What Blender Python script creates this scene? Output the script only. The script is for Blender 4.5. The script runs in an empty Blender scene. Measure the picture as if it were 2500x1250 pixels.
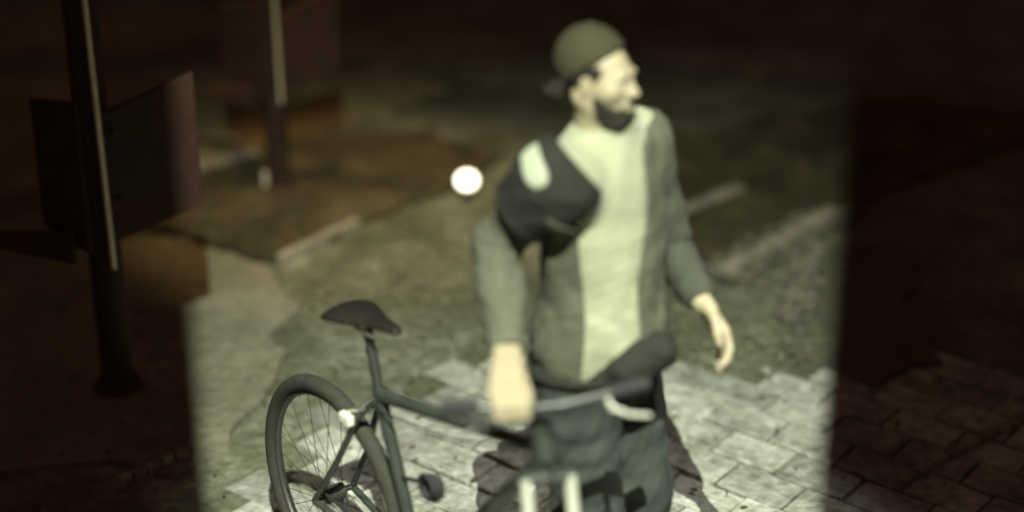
import bpy, bmesh, math, random
import numpy as np
from mathutils import Vector, Matrix
R = math.radians
scene = bpy.context.scene
random.seed(7)
rng = np.random.default_rng(7)

# ---------------------------------------------------------------- camera
CAM_Z, PITCH, FPX = 3.1, R(25), 4500.0
cam_d = bpy.data.cameras.new('camera')
cam_d.sensor_width = 36; cam_d.lens = 36*FPX/2500
cam_d.clip_start = .05; cam_d.clip_end = 500
cam_d.dof.use_dof = True; cam_d.dof.focus_distance = 5.3; cam_d.dof.aperture_fstop = .52
cam = bpy.data.objects.new('camera', cam_d); scene.collection.objects.link(cam)
cam.location = (0, 0, CAM_Z); cam.rotation_euler = (R(90)-PITCH, 0, 0)
scene.camera = cam

# ---------------------------------------------------------------- night sky
world = bpy.data.worlds.new('World'); scene.world = world; world.use_nodes = True
wn = world.node_tree.nodes; wl = world.node_tree.links
for n in list(wn): wn.remove(n)
wo = wn.new('ShaderNodeOutputWorld'); wb = wn.new('ShaderNodeBackground')
sky = wn.new('ShaderNodeTexSky'); sky.sky_type = 'NISHITA'; sky.sun_disc = False
sky.sun_elevation = R(3); sky.sun_rotation = R(60)
mx = wn.new('ShaderNodeMix'); mx.data_type = 'RGBA'; mx.inputs[0].default_value = .97
mx.inputs[7].default_value = (1.0, .50, .34, 1)          # town glow on low night cloud
wl.new(sky.outputs[0], mx.inputs[6]); wl.new(mx.outputs[2], wb.inputs[0]); wl.new(wb.outputs[0], wo.inputs[0])
wb.inputs[1].default_value = .055

# ---------------------------------------------------------------- lamps
def spot(name, loc, target, watts, col, size, blend, radius):
    d = bpy.data.lights.new(name, 'SPOT'); d.energy = watts; d.color = col
    d.spot_size = R(size); d.spot_blend = blend; d.shadow_soft_size = radius
    o = bpy.data.objects.new(name, d); scene.collection.objects.link(o); o.location = loc
    v = Vector(target)-Vector(loc); o.rotation_euler = v.to_track_quat('-Z', 'Y').to_euler()
    return o
FLOOD = Vector((0, -.05, 6.4))
spot('flood_lamp', FLOOD, (.05, 3.45, 0), 5400, (.93, 1, .84), 56.5, 1.0, .0015)  # unseen above the camera; added shields cut its sides
spot('street_lamp_light', (2.6, 3.30, 4.6), (.50, 4.20, .6), 520, (.97, 1, .90), 24.5, .8, .05)
spot('added_warm_spot', (-.5, 6.6, 5.2), (-.60, 7.1, 0), 560, (1, .62, .28), 27, .8, .08)  # unseen warm spot added to tint the left background orange

scene.view_settings.view_transform = 'Standard'; scene.view_settings.look = 'None'
scene.view_settings.exposure = 0; scene.view_settings.gamma = 1
scene.view_settings.use_curve_mapping = False
scene.render.engine = 'CYCLES'

# ---------------------------------------------------------------- helpers
COL = scene.collection
def P(px, py, z=None, Y=None):
    """point seen in the photograph at a height or at a distance (image coordinates)"""
    u = (px-1250)/FPX; v = (625-py)/FPX
    dy = math.cos(PITCH)+v*math.sin(PITCH); dz = -math.sin(PITCH)+v*math.cos(PITCH)
    t = (z-CAM_Z)/dz if z is not None else Y/dy
    return Vector((u*t, dy*t, CAM_Z+dz*t))
def PG(px, py): return P(px, py, z=0)

def thing(name, label, cat, loc=(0, 0, 0), group=None):
    o = bpy.data.objects.new(name, None); COL.objects.link(o); o.location = loc
    o.empty_display_size = .1
    o['label'] = label; o['category'] = cat
    if group: o['group'] = group
    return o
def tag(o, label, cat, group=None):
    o['label'] = label; o['category'] = cat
    if group: o['group'] = group
    return o
def link(name, me, mat=None, parent=None, smooth=False):
    o = bpy.data.objects.new(name, me); COL.objects.link(o)
    if mat and not me.materials: me.materials.append(mat)
    if smooth: me.polygons.foreach_set('use_smooth', [True]*len(me.polygons))
    if parent:
        o.parent = parent
        w = Matrix.Translation(parent.location) if parent.type == 'EMPTY' else None
        # geometry is written in world coordinates; bring it into the parent's frame
        root = parent
        if root.parent: pass
        else: me.transform(Matrix.Translation(-Vector(parent.location))) if not me.get('_moved') else None
        if root.parent: me.transform(Matrix.Translation(-Vector(root.parent.location)))
        me['_moved'] = 1
    return o

def tube_bm(bm, pts, radii, seg=12, caps=True):
    pts = [Vector(p) for p in pts]
    if not hasattr(radii, '__len__'): radii = [radii]*len(pts)
    rings = []
    up = Vector((0, 0, 1))
    prev = None
    for i, p in enumerate(pts):
        t = (pts[min(i+1, len(pts)-1)]-pts[max(i-1, 0)]).normalized()
        if prev is None:
            a = up if abs(t.dot(up)) < .95 else Vector((1, 0, 0))
            n = t.cross(a).normalized()
        else:
            n = (prev-t*prev.dot(t)).normalized()
        prev = n; b = t.cross(n)
        rings.append([bm.verts.new(p+(n*math.cos(2*math.pi*k/seg)+b*math.sin(2*math.pi*k/seg))*radii[i]) for k in range(seg)])
    for i in range(len(rings)-1):
        for k in range(seg):
            bm.faces.new((rings[i][k], rings[i][(k+1) % seg], rings[i+1][(k+1) % seg], rings[i+1][k]))
    if caps:
        bm.faces.new(rings[0][::-1]); bm.faces.new(rings[-1])
def bm_obj(name, bm, mat, parent=None, smooth=True, bevel=0):
    bmesh.ops.recalc_face_normals(bm, faces=bm.faces)
    me = bpy.data.meshes.new(name); bm.to_mesh(me); bm.free()
    o = link(name, me, mat, parent, smooth)
    if bevel:
        m = o.modifiers.new('bevel', 'BEVEL'); m.width = bevel; m.segments = 2; m.limit_method = 'ANGLE'
    elif smooth:
        try: me.set_sharp_from_angle(angle=R(50))
        except Exception: pass
    return o
def tube(name, pts, r, mat, parent=None, seg=12):
    bm = bmesh.new(); tube_bm(bm, pts, r, seg); return bm_obj(name, bm, mat, parent)
def torus_bm(bm, c, ax_u, ax_v, Rr, rr, seg=64, rs=12, flat=1.0):
    c = Vector(c); u = Vector(ax_u).normalized(); v = Vector(ax_v).normalized(); w = u.cross(v)
    rings = []
    for i in range(seg):
        a = 2*math.pi*i/seg; d = u*math.cos(a)+v*math.sin(a)
        rings.append([bm.verts.new(c+d*(Rr+rr*math.cos(2*math.pi*k/rs)*flat)+w*rr*math.sin(2*math.pi*k/rs)) for k in range(rs)])
    for i in range(seg):
        for k in range(rs):
            bm.faces.new((rings[i][k], rings[(i+1) % seg][k], rings[(i+1) % seg][(k+1) % rs], rings[i][(k+1) % rs]))
def box_bm(bm, c, ax, half):
    c = Vector(c); ax = [Vector(a).normalized() for a in ax]
    vs = [bm.verts.new(c+ax[0]*half[0]*sx+ax[1]*half[1]*sy+ax[2]*half[2]*sz) for sx in (-1, 1) for sy in (-1, 1) for sz in (-1, 1)]
    for f in ((0, 1, 3, 2), (4, 6, 7, 5), (0, 4, 5, 1), (2, 3, 7, 6), (0, 2, 6, 4), (1, 5, 7, 3)):
        bm.faces.new([vs[i] for i in f])
XYZ = ((1, 0, 0), (0, 1, 0), (0, 0, 1))

# ---------------------------------------------------------------- materials
def mat(name, col, rough=.7, metal=0, var=.0, scale=20, bump=.0, bscale=60, col2=None, spec=.4, emis=0, detail=6, fabric=False, sheen=0, objrand=0):
    m = bpy.data.materials.new(name); m.use_nodes = True
    nt = m.node_tree; n = nt.nodes; l = nt.links; b = n['Principled BSDF']
    b.inputs['Base Color'].default_value = (*col, 1); b.inputs['Roughness'].default_value = rough
    b.inputs['Metallic'].default_value = metal; b.inputs['Specular IOR Level'].default_value = spec
    if sheen: b.inputs['Sheen Weight'].default_value = sheen
    tc = n.new('ShaderNodeTexCoord')
    src = None
    if var or col2:
        nz = n.new('ShaderNodeTexNoise'); nz.inputs['Scale'].default_value = scale; nz.inputs['Detail'].default_value = detail
        nz.inputs['Roughness'].default_value = .65
        l.new(tc.outputs['Object'], nz.inputs['Vector'])
        cr = n.new('ShaderNodeValToRGB'); l.new(nz.outputs['Fac'], cr.inputs[0])
        cr.color_ramp.elements[0].position = .32; cr.color_ramp.elements[1].position = .68
        c2 = col2 or tuple(min(1, c*(1+var)) for c in col); c1 = col if col2 else tuple(c*(1-var) for c in col)
        cr.color_ramp.elements[0].color = (*c1, 1); cr.color_ramp.elements[1].color = (*c2, 1)
        src = cr.outputs[0]
    if objrand:
        oi = n.new('ShaderNodeObjectInfo'); mr = n.new('ShaderNodeMapRange')
        mr.inputs[3].default_value = 1-objrand; mr.inputs[4].default_value = 1+objrand
        l.new(oi.outputs['Random'], mr.inputs[0])
        hs = n.new('ShaderNodeHueSaturation'); l.new(mr.outputs[0], hs.inputs['Value'])
        if src: l.new(src, hs.inputs['Color'])
        else: hs.inputs['Color'].default_value = (*col, 1)
        src = hs.outputs[0]
    if src: l.new(src, b.inputs['Base Color'])
    if bump:
        nb = n.new('ShaderNodeTexNoise'); nb.inputs['Scale'].default_value = bscale; nb.inputs['Detail'].default_value = 5
        l.new(tc.outputs['Object'], nb.inputs['Vector'])
        bp = n.new('ShaderNodeBump'); bp.inputs['Strength'].default_value = bump; bp.inputs['Distance'].default_value = .02
        l.new(nb.outputs['Fac'], bp.inputs['Height']); l.new(bp.outputs[0], b.inputs['Normal'])
    if emis:
        b.inputs['Emission Color'].default_value = (*col, 1); b.inputs['Emission Strength'].default_value = emis
    return m
M = {}
M['skin'] = mat('skin', (.36, .305, .20), .5, var=.10, scale=18, bump=.08, bscale=90)
M['shirt'] = mat('pale_cotton', (.30, .31, .20), .85, var=.10, scale=5, bump=.5, bscale=9, sheen=.2)
M['sleeve'] = mat('dark_cotton', (.014, .014, .009), .9, var=.25, scale=14, bump=.35, bscale=30)
M['stripe'] = mat('white_stripe', (.36, .38, .28), .8, var=.06, scale=20)
M['trousers'] = mat('dark_denim', (.040, .046, .038), .9, var=.3, scale=9, bump=.4, bscale=22)
M['cap'] = mat('olive_cap', (.038, .034, .015), .9, var=.15, scale=25, bump=.2, bscale=80)
M['brim'] = mat('dark_brim', (.025, .02, .012), .85, var=.1)
M['hair'] = mat('dark_hair', (.022, .017, .010), .7, var=.4, scale=70, bump=.8, bscale=120)
M['eye'] = mat('eye_white', (.5, .48, .42), .2); M['iris'] = mat('iris', (.03, .02, .015), .15)
M['shoe'] = mat('grey_shoe', (.12, .12, .11), .8, var=.2)
M['tyre'] = mat('tyre_rubber', (.040, .040, .028), .8, var=.2, scale=40, bump=.3, bscale=200)
M['rim'] = mat('rim_alloy', (.13, .13, .12), .45, metal=.8)
M['paint'] = mat('frame_paint', (.045, .050, .040), .35, var=.2, scale=20, spec=.5)
M['chrome'] = mat('worn_chrome', (.75, .75, .66), .28, metal=.85, var=.1, scale=30)
M['whitepaint'] = mat('white_fork', (.42, .42, .34), .35, var=.08, scale=25)
M['saddle'] = mat('saddle_vinyl', (.014, .012, .009), .55, var=.2, bump=.2)
M['rubber'] = mat('grip_rubber', (.02, .02, .02), .75)
M['reflector'] = mat('reflector', (.85, .85, .7), .2)
M['concrete'] = mat('kerb_concrete', (.26, .235, .17), .9, var=.3, scale=14, bump=.7, bscale=40, objrand=.15)
M['redboard'] = mat('red_board', (.042, .017, .009), .7, var=.25, scale=8, bump=.2)
M['post'] = mat('dark_red_post', (.040, .019, .011), .75, var=.3, scale=16, bump=.4)
M['steel'] = mat('bare_steel', (.75, .70, .52), .45, metal=.3, var=.15, scale=40)
M['stone'] = mat('rubble_stone', (.20, .19, .14), .9, var=.35, scale=18, bump=.6, objrand=.2)
M['leaf'] = mat('dry_leaf', (.11, .085, .035), .85, var=.4, scale=6)
M['paleleaf'] = mat('pale_leaf', (.20, .19, .12), .85, var=.3, scale=6)
M['housing'] = mat('lamp_housing', (.03, .03, .03), .5)
M['glow'] = mat('lamp_globe', (1, .93, .68), .4, emis=4.0)

def ground_mat(name, ramp, s1, s2, bump, bs=30, rough=.92, streak=None):
    m = bpy.data.materials.new(name); m.use_nodes = True
    nt = m.node_tree; n = nt.nodes; l = nt.links; b = n['Principled BSDF']; b.inputs['Roughness'].default_value = rough
    b.inputs['Specular IOR Level'].default_value = .25
    tc = n.new('ShaderNodeTexCoord')
    vec = tc.outputs['Object']
    if streak:
        mp = n.new('ShaderNodeMapping'); mp.inputs['Rotation'].default_value = (0, 0, streak); mp.inputs['Scale'].default_value = (1, 2.2, 1)
        l.new(vec, mp.inputs[0]); vec = mp.outputs[0]
    a = n.new('ShaderNodeTexNoise'); a.inputs['Scale'].default_value = s1; a.inputs['Detail'].default_value = 9; a.inputs['Roughness'].default_value = .62; a.inputs['Distortion'].default_value = .6
    c = n.new('ShaderNodeTexNoise'); c.inputs['Scale'].default_value = s2; c.inputs['Detail'].default_value = 5
    l.new(vec, a.inputs['Vector']); l.new(tc.outputs['Object'], c.inputs['Vector'])
    mxx = n.new('ShaderNodeMath'); mxx.operation = 'MULTIPLY_ADD'; mxx.inputs[1].default_value = .35
    l.new(c.outputs['Fac'], mxx.inputs[0]); 
    sc = n.new('ShaderNodeMath'); sc.operation = 'MULTIPLY'; sc.inputs[1].default_value = .65
    l.new(a.outputs['Fac'], sc.inputs[0]); l.new(sc.outputs[0], mxx.inputs[2])
    cr = n.new('ShaderNodeValToRGB'); l.new(mxx.outputs[0], cr.inputs[0])
    e = cr.color_ramp.elements
    e[0].position = ramp[0][0]; e[0].color = (*ramp[0][1], 1); e[1].position = ramp[-1][0]; e[1].color = (*ramp[-1][1], 1)
    for p, cc in ramp[1:-1]:
        x = e.new(p); x.color = (*cc, 1)
    l.new(cr.outputs[0], b.inputs['Base Color'])
    nb = n.new('ShaderNodeTexNoise'); nb.inputs['Scale'].default_value = bs; nb.inputs['Detail'].default_value = 8
    l.new(tc.outputs['Object'], nb.inputs['Vector'])
    bp = n.new('ShaderNodeBump'); bp.inputs['Strength'].default_value = bump; bp.inputs['Distance'].default_value = .03
    l.new(nb.outputs['Fac'], bp.inputs['Height']); l.new(bp.outputs[0], b.inputs['Normal'])
    return m
M['ground'] = ground_mat('worn_asphalt', [(.35, (.060, .062, .038)), (.47, (.110, .116, .072)), (.55, (.155, .160, .105)), (.66, (.30, .30, .22))], 2.3, 26, .8)
M['bed'] = ground_mat('dark_mulch', [(.36, (.030, .026, .013)), (.52, (.065, .055, .027)), (.66, (.15, .13, .065))], 3.5, 40, 1.0)
M['path'] = ground_mat('pale_path', [(.35, (.10, .085, .045)), (.5, (.19, .165, .09)), (.68, (.30, .265, .15))], 1.6, 14, .6)
M['sandy'] = ground_mat('sandy_dirt', [(.34, (.12, .115, .078)), (.5, (.180, .172, .118)), (.66, (.28, .265, .19))], 2.0, 18, .7)
M['patch'] = ground_mat('shade_on_asphalt', [(.35, (.060, .062, .042)), (.65, (.13, .13, .09))], 4, 40, .6)
M['sand'] = ground_mat('joint_sand', [(.35, (.06, .06, .045)), (.65, (.15, .15, .115))], 6, 60, .5)
M['brick'] = ground_mat('paver_brick', [(.36, (.13, .132, .10)), (.46, (.28, .28, .23)), (.55, (.42, .42, .36)), (.64, (.60, .60, .54))], 2.1, 24, .6, 45)

# ================================================================ SETTING
# pavement frame: rows of brick running diagonally
PA = R(-38)
pu = Vector((math.cos(PA), math.sin(PA), 0)); pv = Vector((-math.sin(PA), math.cos(PA), 0))
def back_edge(x):        # where the brick paving ends and the worn asphalt begins
    t = min(1, max(0, (-.42-x)/.65)); t = t*t*(3-2*t)
    return 5.75 + .10*math.sin(x*2.1+.5) + (.05*x if x < 0 else .02*x) - 1.05*t

def grid_sheet(name, x0, x1, y0, y1, nx, ny, z, amp, mt, inside=None):
    from mathutils import noise
    bm = bmesh.new(); vs = {}
    for j in range(ny+1):
        for i in range(nx+1):
            x = x0+(x1-x0)*i/nx; y = y0+(y1-y0)*j/ny
            h = noise.fractal(Vector((x*1.7, y*1.7, 3)), 1, 2, 4)*amp if amp else 0
            vs[i, j] = bm.verts.new((x, y, z+h))
    for j in range(ny):
        for i in range(nx):
            bm.faces.new((vs[i, j], vs[i+1, j], vs[i+1, j+1], vs[i, j+1]))
    return bm_obj(name, bm, mt)
g = grid_sheet('ground', -70, 70, -40, 120, 8, 8, -.075, 0, M['ground']); g['kind'] = 'structure'
g = grid_sheet('asphalt', -9, 9, 1.2, 16, 180, 150, 0.0135, .0085, M['ground']); g['kind'] = 'structure'
pv_o = grid_sheet('pavement', -4.2, 4.2, 2.3, 6.3, 2, 2, 0, 0, M['sand'])
# trim the bedding sheet to the ragged back edge
bm = bmesh.new(); pr = []
N = 40
for i in range(N+1):
    x = -4.2+8.4*i/N
    pr.append((bm.verts.new((x, 2.3, .003)), bm.verts.new((x, back_edge(x)-.05, .003))))
for i in range(N): bm.faces.new((pr[i][0], pr[i+1][0], pr[i+1][1], pr[i][1]))
me = bpy.data.meshes.new('pavement'); bm.to_mesh(me); bm.free(); me.materials.append(M['sand'])
pv_o.data = me; pv_o['kind'] = 'structure'

def project(p):
    dx, dy, dz = p[0], p[1], p[2]-CAM_Z
    dep = dy*math.cos(PITCH)-dz*math.sin(PITCH); up = dy*math.sin(PITCH)+dz*math.cos(PITCH)
    return 1250+FPX*dx/dep, 625-FPX*up/dep
BL, BW, BT = .240, .158, .030
def brick_mesh(var):
    r_ = random.Random(var)
    bm = bmesh.new(); hl, hw = BL/2-.006, BW/2-.006; c = .005
    def ring(l_, w_, z_, j=0):
        return [bm.verts.new((sx*l_+r_.uniform(-j, j), sy*w_+r_.uniform(-j, j), z_+r_.uniform(-j, j)*.5)) for sx, sy in ((-1, -1), (1, -1), (1, 1), (-1, 1))]
    a = ring(hl, hw, 0, .001); b = ring(hl, hw, BT-c, .0018); d = ring(hl-c, hw-c, BT, .0018)
    for lo, hi in ((a, b), (b, d)):
        for k in range(4): bm.faces.new((lo[k], lo[(k+1) % 4], hi[(k+1) % 4], hi[k]))
    bm.faces.new(d)
    bmesh.ops.recalc_face_normals(bm, faces=bm.faces)
    me = bpy.data.meshes.new('brick'); bm.to_mesh(me); bm.free(); return me
# brick colour varies brick by brick and with large dirty patches: world position + object random
def brick_material():
    m = M['brick']; n = m.node_tree.nodes; l = m.node_tree.links
    geo = n.new('ShaderNodeNewGeometry')
    for nd in n:
        if nd.type == 'TEX_NOISE':
            for lk in list(nd.inputs['Vector'].links): l.remove(lk)
            l.new(geo.outputs['Position'], nd.inputs['Vector'])
    b = n['Principled BSDF']; src = b.inputs['Base Color'].links[0].from_socket
    at = n.new('ShaderNodeAttribute'); at.attribute_name = 'tone'
    oi = n.new('ShaderNodeObjectInfo'); ad = n.new('ShaderNodeMath'); ad.operation = 'ADD'
    l.new(oi.outputs['Random'], ad.inputs[0]); l.new(at.outputs['Fac'], ad.inputs[1])
    fr = n.new('ShaderNodeMath'); fr.operation = 'FRACT'; l.new(ad.outputs[0], fr.inputs[0])
    mr = n.new('ShaderNodeMapRange'); mr.inputs[3].default_value = .72; mr.inputs[4].default_value = 1.22
    l.new(fr.outputs[0], mr.inputs[0]); hs = n.new('ShaderNodeHueSaturation')
    l.new(mr.outputs[0], hs.inputs['Value']); l.new(src, hs.inputs['Color']); l.new(hs.outputs[0], b.inputs['Base Color'])
brick_material()
bmeshes = [brick_mesh(i) for i in range(6)]
for b_ in bmeshes: b_.materials.append(M['brick'])
cands = []
for j in range(-60, 61):
    for i in range(-40, 41):
        c = pu*((i+.5*(j % 2))*BL)+pv*(j*BW)+Vector((0, 4.3, 0))
        if abs(c.x) > 4.0 or c.y < 2.5 or c.y > back_edge(c.x)+random.uniform(-.05, .03): continue
        px, py = project(c)
        vis = -60 < px < 2560 and py < 1290
        # stones hidden behind the man and bicycle matter less
        cands.append((not vis, c.y, c))
cands.sort(key=lambda t: (t[0], t[1]))
rest = bmesh.new()
tone = []
for k, (nv, _, c) in enumerate(cands):
    rot = PA+random.gauss(0, .02); z = .004+random.gauss(0, .0030)-.022*max(0, 1-(back_edge(c.x)-c.y)/.45)
    tl = (random.gauss(0, .018), random.gauss(0, .018))
    mtx = Matrix.Translation((c.x, c.y, z-.004)) @ Matrix.Rotation(rot, 4, 'Z') @ Matrix.Rotation(tl[0], 4, 'X') @ Matrix.Rotation(tl[1], 4, 'Y')
    if k < 299:
        o = bpy.data.objects.new('brick', bmeshes[k % 6]); COL.objects.link(o); o.parent = pv_o; o.matrix_local = mtx
    else:
        n0 = len(rest.verts)
        tmp = bmeshes[k % 6].copy(); tmp.transform(mtx); rest.from_mesh(tmp)
        bpy.data.meshes.remove(tmp)
        tone += [random.random()]*(len(rest.verts)-n0)
me = bpy.data.meshes.new('far_bricks'); rest.to_mesh(me); rest.free(); me.materials.append(M['brick'])
at = me.attributes.new('tone', 'FLOAT', 'POINT'); at.data.foreach_set('value', tone)
o = bpy.data.objects.new('paving_bricks', me); COL.objects.link(o); o.parent = pv_o; o['kind'] = 'stuff'

def sheet(name, pts, z, mt, thick=.0, jit=.02):
    rj = random.Random(len(name)); out = []
    for i in range(len(pts)):
        a = Vector(pts[i]); b = Vector(pts[(i+1) % len(pts)]); n = max(1, int((b-a).length/.10))
        nr = Vector((-(b-a).y, (b-a).x)).normalized(); w = 0
        for q in range(n):
            w = .6*w+rj.gauss(0, jit)*(1 if q else 0)
            out.append(tuple(a+(b-a)*q/n+nr*w))
    pts = out
    bm = bmesh.new(); vs = [bm.verts.new((p[0], p[1], z)) for p in pts]; f = bm.faces.new(vs)
    if thick:
        r = bmesh.ops.extrude_face_region(bm, geom=[f])
        for v in r['geom']:
            if isinstance(v, bmesh.types.BMVert): v.co.z -= thick
    o = bm_obj(name, bm, mt, smooth=False); o['kind'] = 'structure'; return o
# planting bed on the left with a concrete edging, corner towards the camera
c0 = PG(672, 655); eR = PG(1040, 500); eR2 = PG(1230, 395); eL = PG(470, 598); eL2 = PG(-500, 330)
bedp = [c0, eR, eR2, PG(1100, 300), PG(700, 350), PG(470, 440), PG(-200, 520), eL2+Vector((-1, -.4, 0)), eL]
def clean(pts): return [(p[0], p[1]) for p in pts]
sheet('planting_bed', clean([c0, eR, eR2, PG(1060, 330), PG(720, 352), PG(470, 442), PG(150, 545), PG(330, 570)]), .040, M['bed'], .09)
sheet('mulch_bed', clean([PG(1760, 672), PG(2045, 528), PG(2600, 300), PG(2100, 250), PG(1500, 380), PG(1585, 560), PG(1660, 600)]), .036, M['bed'], .08)
sheet('pale_path', clean([PG(-700, 430), PG(-100, 500), PG(455, 430), PG(640, 372), PG(960, 290), PG(1100, 230), PG(900, 190), PG(640, 215), PG(200, 200), PG(-600, 190)]), .032, M['path'], .06)
sheet('dirt_path', clean([PG(-600, 120), PG(500, 150), PG(1200, 170), PG(1350, 120), PG(1000, 60), PG(-300, 40)]), .028, M['path'], .05)
sheet('asphalt_patch', clean([PG(1990, 610), PG(1935, 760), PG(1900, 850), PG(1990, 905), PG(2140, 960), PG(2300, 900), PG(2200, 600)]), .030, M['patch'], .06, .03)  # darker sheet standing in for a shadow on the ground
sheet('sandy_path', clean([PG(380, 605), PG(655, 668), PG(735, 770), PG(650, 840), PG(640, 1000), PG(560, 1120), PG(420, 1180), PG(-200, 1100), PG(-500, 640)]), .031, M['sandy'], .06, .03)

def kerb_run(label, a, b, n, w=.055, h=.05, group=None, zoff=.012, gap=.006):
    a = Vector((a[0], a[1], 0)); b = Vector((b[0], b[1], 0)); d = (b-a); L = d.length; d.normalize(); nrm = Vector((-d.y, d.x, 0))
    t = thing('kerb', label, 'kerb', a)
    for i in range(n):
        bm = bmesh.new(); c = a+d*(L*(i+.5)/n)+nrm*random.gauss(0, .003)
        dd = Matrix.Rotation(random.gauss(0, .015), 3, 'Z') @ d
        box_bm(bm, c+Vector((0, 0, h/2-.03+zoff+random.gauss(0, .002))), (dd, Vector((-dd.y, dd.x, 0)), (0, 0, 1)), (L/n/2-gap/2, w/2, h/2+.03))
        bm_obj('kerb_stone', bm, M['concrete'], t, False, .006)
    return t
kerb_run('pale concrete edging running right from the near corner of the dark planting bed', c0+Vector((.02, 0, 0)), PG(870, 562), 4, .04, .045)
kerb_run('worn kerb line sloping up across the right side behind the man', PG(1770, 690), PG(2040, 540), 7, .07, .055)
kerb_run('pale kerb along the dim path behind the low sign post', PG(472, 438), PG(625, 392), 5, .06, .045)
kerb_run('added short kerb in the shadow at the bottom of the left edge', PG(290, 1205), PG(462, 1132), 5, .026, .045)  # this kerb is added, made up for the dark left side
kerb_run('added broken edging stones in deep shadow near the lower right corner', PG(2190, 1200), PG(2495, 1040), 8, .04, .04)  # these edging stones are added on the dark right side
kerb_run('kerb', PG(1600, 560), PG(1810, 478), 6, .06, .04)
bpy.data.objects['kerb.005']['label'] = 'faint short kerb at the far corner of the right planting bed, just right of the torso'

# rubble and litter on the ground
def scatter(name, n, region, size, mt, flat=.25, seed=1, label=None):
    r_ = random.Random(seed); bm = bmesh.new(); k = 0
    while k < n:
        x, y = region(r_)
        s = size*r_.uniform(.4, 1.4); a = r_.uniform(0, 6.28); z = .030
        if y < back_edge(x): z = .036
        m = Matrix.Translation((x, y, z+s*flat*.5)) @ Matrix.Rotation(a, 4, 'Z') @ Matrix.Rotation(r_.gauss(0, .3), 4, 'X')
        # a bent leaf / flake : 6 vertices, curled
        e = r_.uniform(.35, .6)
        co = [(-s, 0, 0), (-.2*s, -e*s, flat*s*.6), (s*.6, -e*.7*s, flat*s*.3), (s, 0, flat*s), (.5*s, e*.8*s, flat*s*.4), (-.3*s, e*s, flat*s*.7)]
        vs = [bm.verts.new(m @ Vector(c)) for c in co]; ce = bm.verts.new(m @ Vector((.1*s, 0, -.05*s)))
        for q in range(6): bm.faces.new((vs[q], vs[(q+1) % 6], ce))
        k += 1
    o = bm_obj(name, bm, mt, smooth=False); o['kind'] = 'stuff'
    o['label'] = label; o['category'] = 'litter'
    return o
def reg_all(r_):
    y = 4.6+r_.random()**.8*7; return r_.uniform(-.36*y, .36*y), y
def clumps(cs, sd):
    def f(r_):
        c = r_.choice(cs); return c[0]+r_.gauss(0, sd*c[2]), c[1]+r_.gauss(0, sd*c[2]*.8)
    return f
scatter('leaf_litter', 2600, reg_all, .011, M['leaf'], seed=3, label='small dry brown leaves scattered over the asphalt and paving')
cl = []
for (px, py, s) in ((900, 700, 1.5), (1000, 650, 1.5), (1080, 740, 1.2), (1020, 570, 1.2), (560, 500, 1), (640, 430, 1), (700, 480, .8), (960, 830, 1), (1000, 870, 1),
                    (1640, 520, 1), (1700, 500, 1), (1780, 480, .8), (1850, 640, 1), (1900, 620, .9), (1960, 580, .9), (2000, 560, .8), (1930, 680, .8), (1870, 700, 1),
                    (1700, 850, 1), (1800, 900, 1), (1000, 120, 2), (1080, 160, 1.5), (560, 130, 1.5), (880, 260, 2), (600, 890, 1.2), (520, 820, 1.2), (1900, 860, 1)):
    p = PG(px, py); cl.append((p.x, p.y, s))
scatter('pale_litter', 1700, clumps(cl, .13), .012, M['paleleaf'], seed=5, label='pale fallen leaves gathered in drifts along the kerbs')
cl = []
for i in range(40):
    t = i/39; p = PG(1740+t*300, 700-t*165); cl.append((p.x, p.y, .6))
    p = PG(1990-t*60, 620+t*180); cl.append((p.x, p.y, .35))
scatter('rubble', 900, clumps(cl, .09), .024, M['stone'], .55, 9, label='crumbled pale stone chips along the kerb on the right')

# small globe light on a stub
lp = P(1140, 440, z=.10)
t = thing('ground_light', 'glowing round white ground light on a short stub, left of the man', 'lamp', (lp.x, lp.y, 0))
bm = bmesh.new(); bmesh.ops.create_uvsphere(bm, u_segments=24, v_segments=14, radius=.048); bmesh.ops.scale(bm, verts=bm.verts, vec=(1, 1, .86)); bmesh.ops.translate(bm, verts=bm.verts, vec=lp)
bm_obj('globe', bm, M['glow'], t)
tube('stem', [(lp.x, lp.y, -.02), (lp.x, lp.y, lp.z-.046)], .016, M['housing'], t)
tube('collar', [(lp.x, lp.y, lp.z-.060), (lp.x, lp.y, lp.z-.042)], .022, M['housing'], t, 20)
tube('base_plate', [(lp.x, lp.y, -.02), (lp.x, lp.y, .022)], .026, M['housing'], t, 20)

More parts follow.
